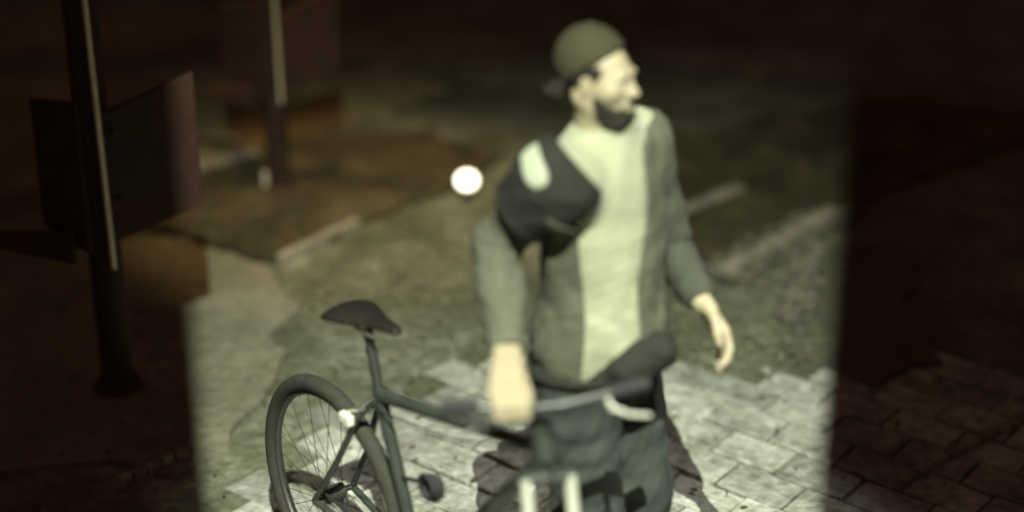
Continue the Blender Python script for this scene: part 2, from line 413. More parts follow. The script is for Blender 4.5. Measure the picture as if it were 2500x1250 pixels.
# low red board signs on a post
def sign_post(base, k, label, boards, top, strip=True):
    t = thing('sign_post', label, 'sign', (base.x, base.y, 0), 'posts carrying dark red boards')
    tube('post', [base+Vector((0, 0, -.03)), base+Vector((0, 0, top))], .047*k, M['post'], t, 16)
    tube('post_foot', [base+Vector((0, 0, -.02)), base+Vector((0, 0, .05*k))], [.10*k, .06*k], M['post'], t, 16)
    if strip:
        a = base+Vector((.035*k, -.060*k, .43*k)); b = base+Vector((.022*k, -.060*k, 1.9*k))
        tube('edge_rod', [a, b], .0085*k, M['steel'], t, 8)
    for (x0, x1, z0, z1, z2, z3, ya, yb) in boards:
        # corners: (x0,z0)-(x1,z1) bottom, (x0,z2)-(x1,z3) top, set back ya..yb
        bm = bmesh.new()
        f = [Vector((x0, ya, z0)), Vector((x1, yb, z1)), Vector((x1, yb, z3)), Vector((x0, ya, z2))]
        nn = (f[1]-f[0]).cross(f[3]-f[0]).normalized()*.011*k
        vs = [bm.verts.new(base+p*k+nn) for p in f]+[bm.verts.new(base+p*k-nn) for p in f]
        bm.faces.new(vs[:4]); bm.faces.new(vs[4:][::-1])
        for q in range(4): bm.faces.new((vs[q], vs[(q+1) % 4], vs[4+(q+1) % 4], vs[4+q]))
        bm_obj('board', bm, M['redboard'], t, False, .004*k)
        for zz in (.25, .75):
            zc = ((z0+z1)/2*(1-zz)+(z2+z3)/2*zz)
            xc = x0 if abs(x0) < abs(x1) else x1; yc = ya if abs(x0) < abs(x1) else yb
            tube('bracket', [base+Vector((0, 0, zc))*k, base+Vector((xc+.05*(1 if x1 > .1 else -1), yc, zc))*k], .010*k, M['post'], t, 6)
    return t
b1 = PG(683, 470)
sg = [(-.215, -.02, .53, .43, .83, .86, .03, -.055), (.022, .275, .47, .545, .80, .90, -.055, .05), (-.36, -.07, .455, .41, .475, .50, -.02, -.05)]
sign_post(b1, 1.0, 'post with two dark red boards and a bright steel rod, beyond the planting bed', sg, 2.2)
added_post_base = PG(292, 960)  # made-up post, added as an enlarged copy of the first sign post
sign_post(added_post_base, 1.18, 'made-up nearer post with larger red boards, added in deep shadow at the left edge', [(-.165, -.02, .53, .47, .90, .92, .03, -.055), (.022, .275, .50, .58, .88, .97, -.055, .05), (-.40, -.07, .50, .44, .53, .54, -.02, -.05)], 2.4)
# small pale marker at the foot of the post
mk = PG(650, 475)
bm = bmesh.new(); box_bm(bm, mk+Vector((0, 0, .05)), XYZ, (.011, .011, .055))
tag(bm_obj('marker_peg', bm, M['steel'], None, False, .003), 'small pale peg at the foot of the red-board post', 'peg')

# added floodlight above the view; its shields are added to darken both sides
t = thing('floodlight', 'added black floodlight, unseen above the viewpoint, with two shields shaping its beam', 'floodlight', (FLOOD.x, FLOOD.y-.1, FLOOD.z))
dirv = (Vector((.05, 4.3, 0))-FLOOD).normalized()
rt = Vector((1, 0, 0)); upv = rt.cross(dirv)
bm = bmesh.new(); box_bm(bm, FLOOD-dirv*.09, (rt, upv, dirv), (.13, .09, .05)); bm_obj('housing', bm, M['housing'], t, False, .01)
for sgn, px in ((-1, 466), (1, 2035)):
    # shield lies in the vertical plane through the lamp that marks the beam's side
    u = (px-1250)/FPX
    dv = Vector((u, math.cos(PITCH), -math.sin(PITCH))).normalized()
    hv = Vector((u, math.cos(PITCH), 0)); a = FLOOD+Vector((hv.x, hv.y, 0))*.20; a.z = FLOOD.z-.24
    side = Vector((dv.y, -dv.x, 0)).normalized()*sgn
    bm = bmesh.new()
    box_bm(bm, a+side*.17, (side, Vector((0, 0, 1)), side.cross(Vector((0, 0, 1)))), (.17, .27, .002))
    bm_obj('added_beam_shield', bm, M['housing'], t, False)
tube('bracket', [FLOOD-dirv*.12, FLOOD-dirv*.12+Vector((0, -.25, .1))], .015, M['housing'], t)

# ================================================================ BICYCLE
hub = Vector((-.495, 4.36, .34)); d = Vector((.61, -.79, 0)).normalized(); lat = Vector((-d.y, d.x, 0))   # lat = rider's left
def B(s, z, l=0): return Vector((hub.x, hub.y, 0))+d*s+lat*l+Vector((0, 0, z))
bk = thing('bicycle', 'dark bicycle with pale fork held by the man, rear wheel at left', 'bicycle', (hub.x, hub.y, 0))
def wheel(c, f, name='wheel'):
    l = Vector((-f.y, f.x, 0)); up = Vector((0, 0, 1))
    bm = bmesh.new(); torus_bm(bm, c, f, up, .322, .024, 96, 12); wo = bm_obj('tyre', bm, M['tyre'], bk)
    bm = bmesh.new(); torus_bm(bm, c, f, up, .296, .011, 72, 8, .8); bm_obj('rim', bm, M['rim'], wo)
    bm = bmesh.new()
    for k in range(32):
        a = 2*math.pi*k/32; s_ = 1 if k % 2 else -1; a2 = a+(.35 if (k//2) % 2 else -.35)
        tube_bm(bm, [c+l*.03*s_+(f*math.cos(a2)+up*math.sin(a2))*.025, c+(f*math.cos(a)+up*math.sin(a))*.292], .0011, 4, False)
    bm_obj('spokes', bm, M['rim'], wo)
    bm = bmesh.new(); tube_bm(bm, [c-l*.055, c-l*.035, c-l*.03, c+l*.03, c+l*.035, c+l*.055], [.009, .009, .024, .024, .009, .009], 14); bm_obj('hub', bm, M['rim'], wo)
wheel(hub, d)
ST = B(.245, .785); SB = B(.43, .29); HT = B(.915, .955); HB = B(.937, .900)
bm = bmesh.new()
tube_bm(bm, [ST, SB], .0175); tube_bm(bm, [B(.25, .765), B(.910, .920)], .0185); tube_bm(bm, [B(.930, .905), B(.66, .58), SB], .0215)
tube_bm(bm, [HT+Vector((0, 0, .012)), HB], .024, 14); tube_bm(bm, [SB-lat*.035, SB+lat*.035], .024, 14)
for s_ in (-1, 1):
    tube_bm(bm, [B(0, .34, .062*s_), B(.10, .50, .050*s_), B(.19, .68, .030*s_), B(.252, .755, .014*s_)], .0095, 8)
    tube_bm(bm, [B(0, .34, .062*s_), B(.12, .33, .052*s_), B(.40, .295, .022*s_)], .0105, 8)
fr = bm_obj('frame', bm, M['paint'], bk)
tube('seat_post', [B(.25, .77), B(.205, .935)], .0135, M['rim'], bk)
# saddle
bm = bmesh.new(); secs = [(-.135, .055, .0, .018), (-.125, .078, .006, .03), (-.08, .080, .010, .034), (-.02, .060, .006, .030), (.04, .036, .0, .026), (.10, .024, -.002, .022), (.145, .018, -.006, .018), (.158, .008, -.010, .010)]
rings = []
for s, w, z, h in secs:
    ring = []
    for k in range(16):
        a = 2*math.pi*k/16; x = math.cos(a)*w; zz = math.sin(a)
        zz = zz*h*.55 if zz > 0 else zz*h*1.1
        zz -= .22*abs(x)*(abs(x)/w)
        ring.append(bm.verts.new(B(.205+s*.94, .972+z+zz*.7+.16*s, x)))
    rings.append(ring)
for i in range(len(rings)-1):
    for k in range(16): bm.faces.new((rings[i][k], rings[i][(k+1) % 16], rings[i+1][(k+1) % 16], rings[i+1][k]))
bm.faces.new(rings[0]); bm.faces.new(rings[-1])
sd = bm_obj('saddle', bm, M['saddle'], bk); ss = sd.modifiers.new('s', 'SUBSURF'); ss.levels = ss.render_levels = 1
bm = bmesh.new()
for s_ in (-1, 1): tube_bm(bm, [B(.09, .965, .022*s_), B(.16, .940, .022*s_), B(.26, .942, .022*s_), B(.33, .968, .012*s_)], .0038, 6)
bm_obj('saddle_rails', bm, M['chrome'], sd)
# rear brake + reflector near the tyre
rb = P(862, 1016, Y=4.245)
bm = bmesh.new(); box_bm(bm, B(.165, .672, -.05), (d, lat, (0, 0, 1)), (.024, .010, .014)); bm_obj('rear_reflector', bm, M['reflector'], bk, False, .004)
bm = bmesh.new()
for s_ in (-1, 1): tube_bm(bm, [B(.22, .72, .03*s_), B(.17, .70, .045*s_), B(.15, .655, .028*s_)], .006, 6)
bm_obj('rear_brake', bm, M['chrome'], bk)
# crank set
bm = bmesh.new(); torus_bm(bm, SB-lat*.045, d, (0, 0, 1), .085, .006, 40, 6)
for k in range(5):
    a = 2*math.pi*k/5; tube_bm(bm, [SB-lat*.045, SB-lat*.045+(d*math.cos(a)+Vector((0, 0, 1))*math.sin(a))*.082], .006, 6)
bm_obj('chainring', bm, M['rim'], bk)
for s_ in (-1, 1):
    a = R(38)+(math.pi if s_ < 0 else 0)
    e = SB+lat*.06*s_+(d*math.cos(a)-Vector((0, 0, 1))*math.sin(a))*.165*(1)
    co = tube('crank_arm', [SB+lat*.055*s_, e], .010, M['rim'], bk, 8)
    bm = bmesh.new(); box_bm(bm, e+lat*.055*s_, (d, lat, (0, 0, 1)), (.035, .045, .010)); bm_obj('pedal', bm, M['rubber'], co, False, .004)
bm = bmesh.new()
for z_ in (.085, -.085): tube_bm(bm, [SB-lat*.045+Vector((0, 0, z_)), B(0, .34+z_*.35, -.045)], .0035, 5)
bm_obj('chain', bm, M['rim'], bk)
# coiled cable lock hung inside the frame
lk = P(1052, 1190, Y=3.985)
bm = bmesh.new(); pts = []
for i in range(90):
    a = i/89*2*math.pi*3.2; rr = .031+.004*math.sin(a*.7)
    q = lk+d*rr*math.cos(a)+Vector((0, 0, rr*1.05*math.sin(a)))+lat*(-.014+.028*i/89); pts.append(q)
tube_bm(bm, pts, .0068, 8)
tube_bm(bm, [lk+d*-.03, B(.345, .56)], .006, 6)
tag(bm_obj('cable_lock', bm, M['rubber']), 'small coiled dark cable lock hanging inside the bicycle frame', 'lock')
# steering assembly (turned)
bb = Vector((.97, .22, 0)).normalized(); sf = Vector((bb.y, -bb.x, 0))
if sf.y > 0: sf = -sf
HC = HT+Vector((0, 0, .050))
bc = HC+sf*.045+Vector((0, 0, .048))
tube('stem', [HT, HC, bc], [.017, .018, .015], M['paint'], bk)
bm = bmesh.new(); tube_bm(bm, [bc-bb*.235+Vector((0, .03, .012)), bc-bb*.10+Vector((0, 0, .008)), bc-bb*.04, bc+bb*.04, bc+bb*.10+Vector((0, 0, .008)), bc+bb*.235+Vector((0, .03, .012))], .0125, 12)
hb = bm_obj('handlebar', bm, M['rim'], bk)
for s_ in (-1, 1):
    a = bc+bb*.150*s_+Vector((0, .012, .010)); b = bc+bb*.240*s_+Vector((0, .031, .012))
    tube('grip', [a, b], .0175, M['rubber'], hb)
    a2 = bc+bb*.145*s_+sf*.02+Vector((0, 0, 0))
    bm = bmesh.new(); tube_bm(bm, [a2-sf*.02, a2+sf*.02, a2+bb*.035*s_+sf*.034+Vector((0, 0, -.012)), a2+bb*.085*s_+sf*.034+Vector((0, 0, -.022))], [.008, .0075, .006, .006], 8)
    bm_obj('brake_lever', bm, M['whitepaint'] if s_ > 0 else M['rim'], hb)
tilt = (sf*.36+Vector((0, 0, -1))).normalized()
cr = HB+tilt*.034+sf*.012
bm = bmesh.new(); box_bm(bm, cr, (bb, sf, tilt), (.064, .014, .012)); bm_obj('fork_crown', bm, M['paint'], bk, False, .008)
axl = cr+tilt*((cr.z-.34)/-tilt.z)
for s_ in (-1, 1):
    bm = bmesh.new(); tube_bm(bm, [cr+bb*.052*s_, cr+bb*.052*s_+tilt*.20, cr+bb*.052*s_+tilt*.21, axl+bb*.052*s_], [.015, .015, .021, .017], 12)
    bm_obj('fork_leg', bm, M['whitepaint'], bk)
tube('headset', [HT+Vector((0, 0, .012)), HT+Vector((0, 0, .03))], .027, M['paint'], bk)
fw = axl.copy(); zz = fw.z
wheel(Vector((fw.x, fw.y, .34)), sf)
bm = bmesh.new()
tube_bm(bm, [bc+bb*.14+sf*.03, bc+bb*.05+sf*.10+Vector((0, 0, .0)), HB+sf*.05, cr+sf*.03], .003, 6)
tube_bm(bm, [bc-bb*.14+sf*.03, bc-bb*.06+sf*.09, HT+Vector((0, 0, -.03))-lat*.03, B(.6, .80, -.022), B(.3, .74, -.022), B(.2, .71)], .003, 6)
bm_obj('brake_cable', bm, M['rubber'], bk)

# ================================================================ PERSON (implicit surfaces -> one mesh)
class Field:
    def __init__(s, lo, hi, h):
        s.lo = np.array(lo, np.float32); s.h = h
        s.n = (np.ceil((np.array(hi)-np.array(lo))/h)+1).astype(int)
        s.v = np.full(s.n, .08, np.float32)
    def block(s, lo, hi):
        a = np.maximum(((np.array(lo)-s.lo)/s.h).astype(int), 0); b = np.minimum(((np.array(hi)-s.lo)/s.h).astype(int)+2, s.n)
        if (b <= a).any(): return None
        g = np.meshgrid(*[s.lo[i]+s.h*np.arange(a[i], b[i], dtype=np.float32) for i in range(3)], indexing='ij')
        return tuple(slice(a[i], b[i]) for i in range(3)), g
    def blend(s, sl, dd, k, sub=False):
        old = s.v[sl]
        if sub: a, b = old, -dd; hh = np.clip(.5-.5*(a-b)/max(k, 1e-5)*1, 0, 1); h2 = np.maximum(k-np.abs(a-b), 0)/k; s.v[sl] = np.maximum(a, b)+h2*h2*k*.25
        else:
            h2 = np.maximum(k-np.abs(old-dd), 0)/k; s.v[sl] = np.minimum(old, dd)-h2*h2*k*.25
    def cone(s, a, b, ra, rb, k=.02, sub=False):
        if isinstance(a, HP): ra, rb = ra*HS, rb*HS
        a = np.array(a, float); b = np.array(b, float); m = max(ra, rb)+.06
        r = s.block(np.minimum(a, b)-m, np.maximum(a, b)+m)
        if r is None: return
        sl, g = r; ab = b-a; L = (ab**2).sum()
        t = np.clip(((g[0]-a[0])*ab[0]+(g[1]-a[1])*ab[1]+(g[2]-a[2])*ab[2])/max(L, 1e-9), 0, 1)
        dd = np.sqrt((g[0]-a[0]-t*ab[0])**2+(g[1]-a[1]-t*ab[1])**2+(g[2]-a[2]-t*ab[2])**2)-(ra+(rb-ra)*t)
        s.blend(sl, dd, k, sub)
    def ell(s, c, ax, rad, k=.02, sub=False):
        if isinstance(c, HP): rad = [x*HS for x in rad]
        c = np.array(c, float); m = max(rad)+.06
        r = s.block(c-m, c+m)
        if r is None: return
        sl, g = r; q = [(g[0]-c[0])*a[0]+(g[1]-c[1])*a[1]+(g[2]-c[2])*a[2] for a in ax]
        k0 = np.sqrt(sum((q[i]/rad[i])**2 for i in range(3))); k1 = np.sqrt(sum((q[i]/rad[i]**2)**2 for i in range(3)))
        s.blend(sl, k0*(k0-1)/np.maximum(k1, 1e-6), k, sub)
    def cut(s, c, nrm, k=.004):
        """remove the side the normal points to"""
        g = np.meshgrid(*[s.lo[i]+s.h*np.arange(s.n[i], dtype=np.float32) for i in range(3)], indexing='ij')
        dd = sum((g[i]-c[i])*nrm[i] for i in range(3)); s.v = np.maximum(s.v, dd.astype(np.float32))
    def grid(s): return np.meshgrid(*[s.lo[i]+s.h*np.arange(s.n[i], dtype=np.float32) for i in range(3)], indexing='ij')
    def mesh(s, name, iters=1):
        v = s.v; v[0], v[-1], v[:, 0], v[:, -1], v[:, :, 0], v[:, :, -1] = (.05,)*6
        ins = v < 0; n = s.n
        c = ins[:-1, :-1, :-1].astype(np.int8)
        acc = np.zeros(c.shape, np.int8)
        for i in (0, 1):
            for j in (0, 1):
                for k in (0, 1): acc += ins[i:n[0]-1+i, j:n[1]-1+j, k:n[2]-1+k]
        act = (acc > 0) & (acc < 8); idx = np.argwhere(act); ids = np.full(act.shape, -1, np.int32); ids[act] = np.arange(len(idx))
        cor = np.stack([v[idx[:, 0]+i, idx[:, 1]+j, idx[:, 2]+k] for i in (0, 1) for j in (0, 1) for k in (0, 1)], 1)
        off = np.array([(i, j, k) for i in (0, 1) for j in (0, 1) for k in (0, 1)], float)
        sm = np.zeros((len(idx), 3)); ct = np.zeros(len(idx))
        for a in range(8):
            for b in range(a+1, 8):
                if abs(off[a]-off[b]).sum() != 1: continue
                va, vb = cor[:, a], cor[:, b]; m = (va < 0) != (vb < 0)
                t = np.where(m, va/np.where(m, va-vb, 1), 0)
                sm += np.where(m[:, None], off[a]+t[:, None]*(off[b]-off[a]), 0); ct += m
        pos = (idx+sm/ct[:, None])*s.h+s.lo
        quads = []
        for ax in range(3):
            u, w = (ax+1) % 3, (ax+2) % 3
            sl0 = [slice(None)]*3; sl1 = [slice(None)]*3; sl0[ax] = slice(0, -1); sl1[ax] = slice(1, None)
            A = ins[tuple(sl0)]; Bb = ins[tuple(sl1)]; e = np.argwhere(A != Bb)
            e = e[(e[:, u] > 0) & (e[:, w] > 0) & (e[:, u] < n[u]-1) & (e[:, w] < n[w]-1)]
            f = A[e[:, 0], e[:, 1], e[:, 2]]
            def gid(du, dw):
                q = e.copy(); q[:, u] -= du; q[:, w] -= dw; return ids[q[:, 0], q[:, 1], q[:, 2]]
            q = np.stack([gid(0, 0), gid(1, 0), gid(1, 1), gid(0, 1)], 1); q[~f] = q[~f][:, ::-1]; quads.append(q)
        quads = np.concatenate(quads); quads = quads[(quads >= 0).all(1)]
        # light Laplacian smoothing
        for _ in range(iters):
            sm = np.zeros_like(pos); ct = np.zeros(len(pos))
            for a in range(4):
                i_, j_ = quads[:, a], quads[:, (a+1) % 4]
                for c_ in range(3):
                    sm[:, c_] += np.bincount(i_, pos[j_, c_], len(pos))+np.bincount(j_, pos[i_, c_], len(pos))
                ct += np.bincount(i_, minlength=len(pos))+np.bincount(j_, minlength=len(pos))
            pos = .5*pos+.5*sm/np.maximum(ct, 1)[:, None]
        me = bpy.data.meshes.new(name); me.vertices.add(len(pos)); me.vertices.foreach_set('co', pos.ravel())
        me.loops.add(len(quads)*4); me.loops.foreach_set('vertex_index', quads.ravel().astype(np.int32))
        me.polygons.add(len(quads)); me.polygons.foreach_set('loop_start', np.arange(len(quads))*4)
        me.update(calc_edges=True); me.validate()
        return me
V = lambda *a: np.array(a, float)
HS = .84
class HP(np.ndarray): pass
F = V(.80, -.60, 0); Lf = V(.60, .80, 0); U = V(0, 0, 1)            # facing, person's left, up
def along(o, f=0, l=0, u=0): return o+F*f+Lf*l+U*u
root0 = V(.215, 4.10, 0)
pelvis = along(root0, 0, 0, .94); chest = along(root0, .0, 0, 1.30)
SR = V(.105, 3.955, 1.445); SL = V(.300, 4.225, 1.435)
ER = V(-.040, 4.035, 1.250); WR = V(-.012, 3.785, 1.120)
EL = V(.395, 4.225, 1.165); WL = V(.468, 4.045, 1.085)
bcn = np.array(bc); bbn = np.array(bb); sfn = np.array(sf)
hold = bcn-bbn*.083+U*.006
# head frame
hf = V(.86, -.50, -.05); hf /= np.linalg.norm(hf); hl = np.cross(U, hf); hl /= np.linalg.norm(hl); hu = np.cross(hf, hl)
HD = np.array(P(1466, 186, Y=4.07))
def H(f, l, u): return (HD+(hf*f+hl*l+hu*u)*HS).view(HP)
HA = (hf, hl, hu)
def hand(fld, wrist, dr, nrm, across, curl, k=.008, scale=1.0, palmlen=.088):
    """dr: towards the fingers, nrm: back of the hand, across: towards the thumb"""
    c = scale
    for i in range(4):
        off = (1.5-i)*.0205*c
        fld.cone(wrist+across*off*.6+dr*.01, wrist+dr*palmlen*c+across*off, .0155*c, .0125*c, .012)
        p = wrist+dr*palmlen*c*1.0+across*off; ang = curl*.35; ln = (.040, .045, .041, .032)[i]
        for j, (s_, r_) in enumerate(((1, .0105), (.66, .0095), (.5, .0085))):
            ang_ = ang+curl*(0, .55, .95)[j]
            q = p+(dr*math.cos(ang_)-nrm*math.sin(ang_))*ln*s_*c
            fld.cone(p, q, r_*c, r_*.9*c, .004); p = q
    p = wrist+across*.024*c+dr*.02; q = p+(across*.7+dr*.7-nrm*.35)*.045*c; w = q+(dr*.95+across*.1-nrm*.45)*.033*c; x = w+(dr*.9-across*.1-nrm*.3)*.026*c
    fld.cone(p, q, .017*c, .0125*c, .012); fld.cone(q, w, .0115*c, .0105*c, .006); fld.cone(w, x, .0105*c, .0085*c, .005)

def build_body():
    f = Field((-.16, 3.52, -.02), (.62, 4.42, 1.85), .004)
    # torso
    f.ell(along(root0, .01, 0, 1.30), (F, Lf, U), (.105, .165, .21)); f.ell(along(root0, .02, 0, 1.08), (F, Lf, U), (.120, .155, .17), .05)
    f.ell(pelvis, (F, Lf, U), (.11, .165, .13), .05)
    f.cone(SR, SL, .062, .062, .06)
    f.cone(along(root0, .0, 0, 1.42), np.array(H(-.015, 0, -.06)), .062, .050, .03)
    # arms
    for S, E, W in ((SR, ER, WR), (SL, EL, WL)):
        f.cone(S, E, .056, .042, .04); f.cone(E, E+(W-E)*.35, .043, .041, .02); f.cone(E+(W-E)*.3, W, .042, .027, .02)
    # legs, striding slightly
    for l, kf, ff in ((-.095, .05, .02), (.095, .07, .16)):
        hj = along(root0, 0, l, .90); kn = along(root0, kf, l*1.05, .50); an = along(root0, ff-.06, l*1.1, .09)
        f.cone(hj, kn, .088, .058, .04); f.cone(kn, kn+(an-kn)*.35, .056, .055, .02); f.cone(kn+(an-kn)*.3, an, .055, .036, .02)
        f.cone(an+V(0, 0, -.03), an+F*.17+V(0, 0, -.055), .036, .028, .02)
    # head
    f.ell(H(-.020, 0, .026), HA, (.098, .076, .084), .03); f.ell(H(.028, 0, -.040), HA, (.062, .058, .082), .04)
    f.cone(H(.066, -.012, -.104), H(.066, .012, -.104), .021, .021, .03)
    f.cone(H(-.03, .052, -.055), H(.055, .025, -.098), .018, .015, .03); f.cone(H(-.03, -.052, -.055), H(.055, -.025, -.098), .018, .015, .03)
    f.cone(H(.080, -.036, .022), H(.080, .036, .022), .0115, .0115, .014)
    for s_ in (-1, 1):
        f.ell(H(.058, .042*s_, -.020), HA, (.022, .020, .018), .03)
        f.ell(H(.093, .031*s_, .002), HA, (.013, .017, .011), .010, True)
        f.ell(H(-.008, .078*s_, -.008), HA, (.016, .009, .031), .008)
        f.ell(H(-.004, .086*s_, -.006), HA, (.008, .005, .018), .006, True)
    f.cone(H(.086, 0, .012), H(.112, 0, -.026), .0085, .0120, .012)
    for s_ in (-1, 1): f.cone(H(.096, .011*s_, -.030), H(.100, .009*s_, -.030), .008, .008, .008)
    f.ell(H(.080, 0, -.068), HA, (.020, .028, .024), .02)
    f.ell(H(.097, 0, -.059), HA, (.0075, .022, .0055), .006); f.ell(H(.095, 0, -.073), HA, (.0085, .019, .0062), .006)
    f.ell(H(.104, 0, -.0655), HA, (.009, .020, .0022), .003, True)
    # right hand closed on the bar
    n_up = U
    kn = [hold+bbn*(1.5-i)*.0222 for i in range(4)]
    pin = WR; 
    for i in range(4):
        c0_ = kn[i]-sfn*.006+U*.030
        f.cone(pin+bbn*(1.5-i)*.009, c0_-sfn*.012+U*.002, .018, .0125, .010)
        a = c0_; b = kn[i]+sfn*.026+U*.022; c_ = kn[i]+sfn*.031-U*.006; e = kn[i]+sfn*.012-U*.026; g_ = kn[i]-sfn*.008-U*.024
        f.cone(a, b, .0118, .0108, .002); f.cone(b, c_, .0110, .0102, .001); f.cone(c_, e, .0100, .0095, .003); f.cone(e, g_, .0095, .0085, .003)
    a = pin+bbn*.022+(hold-pin)*.35; b = hold+bbn*.052-sfn*.035+U*.004; c_ = hold+bbn*.044-sfn*.012-U*.026; e = hold+bbn*.030+sfn*.006-U*.030
    f.cone(a, b, .017, .0135, .010); f.cone(b, c_, .0125, .0110, .004); f.cone(c_, e, .011, .009, .004)
    # left hand relaxed
    dr = V(.52, -.45, -.72); dr /= np.linalg.norm(dr); ac = np.cross(dr, np.cross(V(.3, -.85, .35), dr)); ac = V(.25, -.8, .45); ac -= dr*ac.dot(dr); ac /= np.linalg.norm(ac)
    nr = np.cross(ac, dr); nr = nr if nr[0] > 0 else -nr
    hand(f, WL, dr, nr, ac, .9)
    return f
# the floor-standing figure
per = thing('person', 'bearded man in backward olive cap and open grey jacket over pale shirt, holding a bicycle', 'person', tuple(root0))
bf = build_body()
body = link('body', bf.mesh('body', 1), M['skin'], per, True)

def wrinkle(g, amp, sc, seed):
    r_ = np.random.default_rng(seed); out = 0
    for i in range(7):
        k = r_.normal(0, 1, 3)*sc*(1+.35*i); k[2] *= .55 if i % 2 else 1.3
        out = out+np.sin(g[0]*k[0]+g[1]*k[1]+g[2]*k[2]+r_.uniform(0, 6)+1.5*np.sin(g[2]*sc*.7+i))/(1+.5*i)
    return (out*amp/2.5).astype(np.float32)
# shirt body: loose, hanging over the belly
f = Field((-.10, 3.75, .80), (.50, 4.45, 1.60), .0055)
f.ell(along(root0, .012, 0, 1.30), (F, Lf, U), (.118, .172, .235)); f.ell(along(root0, .018, -.01, 1.05), (F, Lf, U), (.138, .155, .235), .08)
f.cone(along(root0, .012, -.05, .97), along(root0, .012, .03, .97), .122, .122, .08)
f.cone(SR+V(0, 0, .004), SL+V(0, 0, .004), .076, .076, .07); f.ell(SR-U*.015, (F, Lf, U), (.095, .085, .095), .04); f.cone(SL, SL+(EL-SL)*.25, .080, .074, .04)
f.cone(along(root0, .0, 0, 1.44), along(root0, .020, 0, 1.545), .092, .070, .05)
gg = f.grid(); f.v += wrinkle(gg, .0045, 26, 2)+np.where(gg[2] < 1.1, wrinkle(gg, .004, 40, 5), 0)
jv = Field(f.lo, f.lo+f.h*(f.n-1), f.h); jv.n = f.n
jx = .166+.010*np.sin(gg[2]*13)+.03*np.clip(1.0-gg[2], 0, 1)
jw = np.maximum.reduce([f.v-.013+wrinkle(gg, .004, 34, 41), .312+.010*np.sin(gg[2]*15)-gg[0], (gg[2]-1.50)*.8+(.31-gg[0])*.3, .93+.03*np.sin(gg[0]*30)-gg[2]]).astype(np.float32)
jv.v = np.maximum.reduce([f.v-.013+wrinkle(gg, .004, 34, 41), gg[0]-jx, (gg[2]-1.34)*.8+(gg[0]-.16)*.6, .872+.03*np.sin(gg[0]*30)-gg[2]]).astype(np.float32)
# hem curves, front lower
hem = .880+.012*np.sin((gg[0]*F[0]+gg[1]*F[1])*18)+.9*np.maximum(0, gg[0]-.225)
f.v = np.maximum(f.v, hem-gg[2]); f.v = np.maximum(f.v, gg[2]-1.545-.12*(gg[0]-.2)); del gg
M['jacket'] = mat('grey_shaded_jacket', (.080, .084, .055), .9, var=.22, scale=9, bump=.5, bscale=14)  # both jacket pieces: grey cloth that also carries the torso's shade in its colour
link('jacket', jv.mesh('jacket', 2), M['jacket'], per, True)
jv.v = jw; link('jacket_front', jv.mesh('jacket_front', 2), M['jacket'], per, True)
shirt = link('shirt', f.mesh('shirt', 2), M['shirt'], per, True)
# under layer hem showing beneath
f = Field((-.05, 3.80, .80), (.50, 4.42, 1.05), .0055)
f.cone(along(root0, .008, -.05, .95), along(root0, .008, .035, .95), .112, .122, .05)
gg = f.grid(); f.v += wrinkle(gg, .003, 30, 8); f.v = np.maximum(f.v, .862-gg[2]); f.v = np.maximum(f.v, gg[2]-.99); del gg
M['under'] = mat('grey_cotton', (.22, .23, .18), .9, var=.2, scale=14, bump=.3)
link('undershirt', f.mesh('undershirt', 2), M['under'], per, True)
# sleeves
def sleeve(S, E, frac, r0, r1, seed, name='sleeve', lo=None):
    E2 = S+(E-S)*frac
    lo = np.minimum(S, E2)-.16; hi = np.maximum(S, E2)+.16
    f = Field(lo, hi, .005); f.cone(S+(S-E)*-.02, E2, r0, r1, .03); f.ell(S+V(0, 0, 0), (F, Lf, U), (r0*1.08, r0*1.02, r0*1.05), .03)
    gg = f.grid(); f.v += wrinkle(gg, .0045, 38, seed)
    dn = (E-S)/np.linalg.norm(E-S); dd = sum((gg[i]-E2[i])*dn[i] for i in range(3)); f.v = np.maximum(f.v, dd.astype(np.float32)); del gg
    return f
def raglan(f, c, nrm):
    g = f.grid(); nrm = np.array(nrm)/np.linalg.norm(nrm)
    f.v = np.maximum(f.v, sum((g[i]-c[i])*nrm[i] for i in range(3)).astype(np.float32))
f = sleeve(SR, ER, .50, .100, .092, 11); raglan(f, np.array(P(1385, 375, Y=3.87)), (.72, .2, .62)); near_v = f
pv_ = Field(f.lo, f.lo+f.h*(f.n-1), f.h); pv_.n = f.n; pv_.v = np.full(f.n, .08, np.float32)
a_ = np.array(P(1272, 350, Y=3.87)); b_ = np.array(P(1308, 430, Y=3.87))
pv_.cone(a_-V(0, .12, 0), b_-V(0, .12, 0), .022, .032, .01); pv_.v[:] = 1
gg = pv_.grid(); ab = b_-a_                 # band: capsule swept through the cloth
t_ = np.clip(((gg[0]-a_[0])*ab[0]+(gg[2]-a_[2])*ab[2])/(ab[0]**2+ab[2]**2), 0, 1)
pd = np.sqrt((gg[0]-a_[0]-t_*ab[0])**2+(gg[2]-a_[2]-t_*ab[2])**2)-(.020+.009*t_)
pv_.v = np.maximum(np.maximum(f.v-.004, pd), gg[1]-SR[1]).astype(np.float32); del gg
slR = link('sleeve', f.mesh('sleeve', 2), M['sleeve'], per, True)
link('sleeve_patch', pv_.mesh('sleeve_patch', 2), M['stripe'], slR, True)
f = Field(np.minimum(ER, WR)-.13, np.maximum(ER, WR)+.13, .005); f.cone(SR+(ER-SR)*.42, ER, .062, .054, .02); f.cone(ER, ER+(WR-ER)*.45, .054, .052, .03); f.cone(ER+(WR-ER)*.45, ER+(WR-ER)*1.25, .054, .043, .03)
gg = f.grid(); f.v += wrinkle(gg, .0045, 42, 17); ww = (WR-ER)/np.linalg.norm(WR-ER); cc = ER+(WR-ER)*1.12
f.v = np.maximum(f.v, sum((gg[i]-cc[i])*ww[i] for i in range(3)).astype(np.float32)); del gg
M['greysleeve'] = mat('grey_sleeve', (.088, .092, .062), .9, var=.2, scale=12, bump=.5, bscale=20)
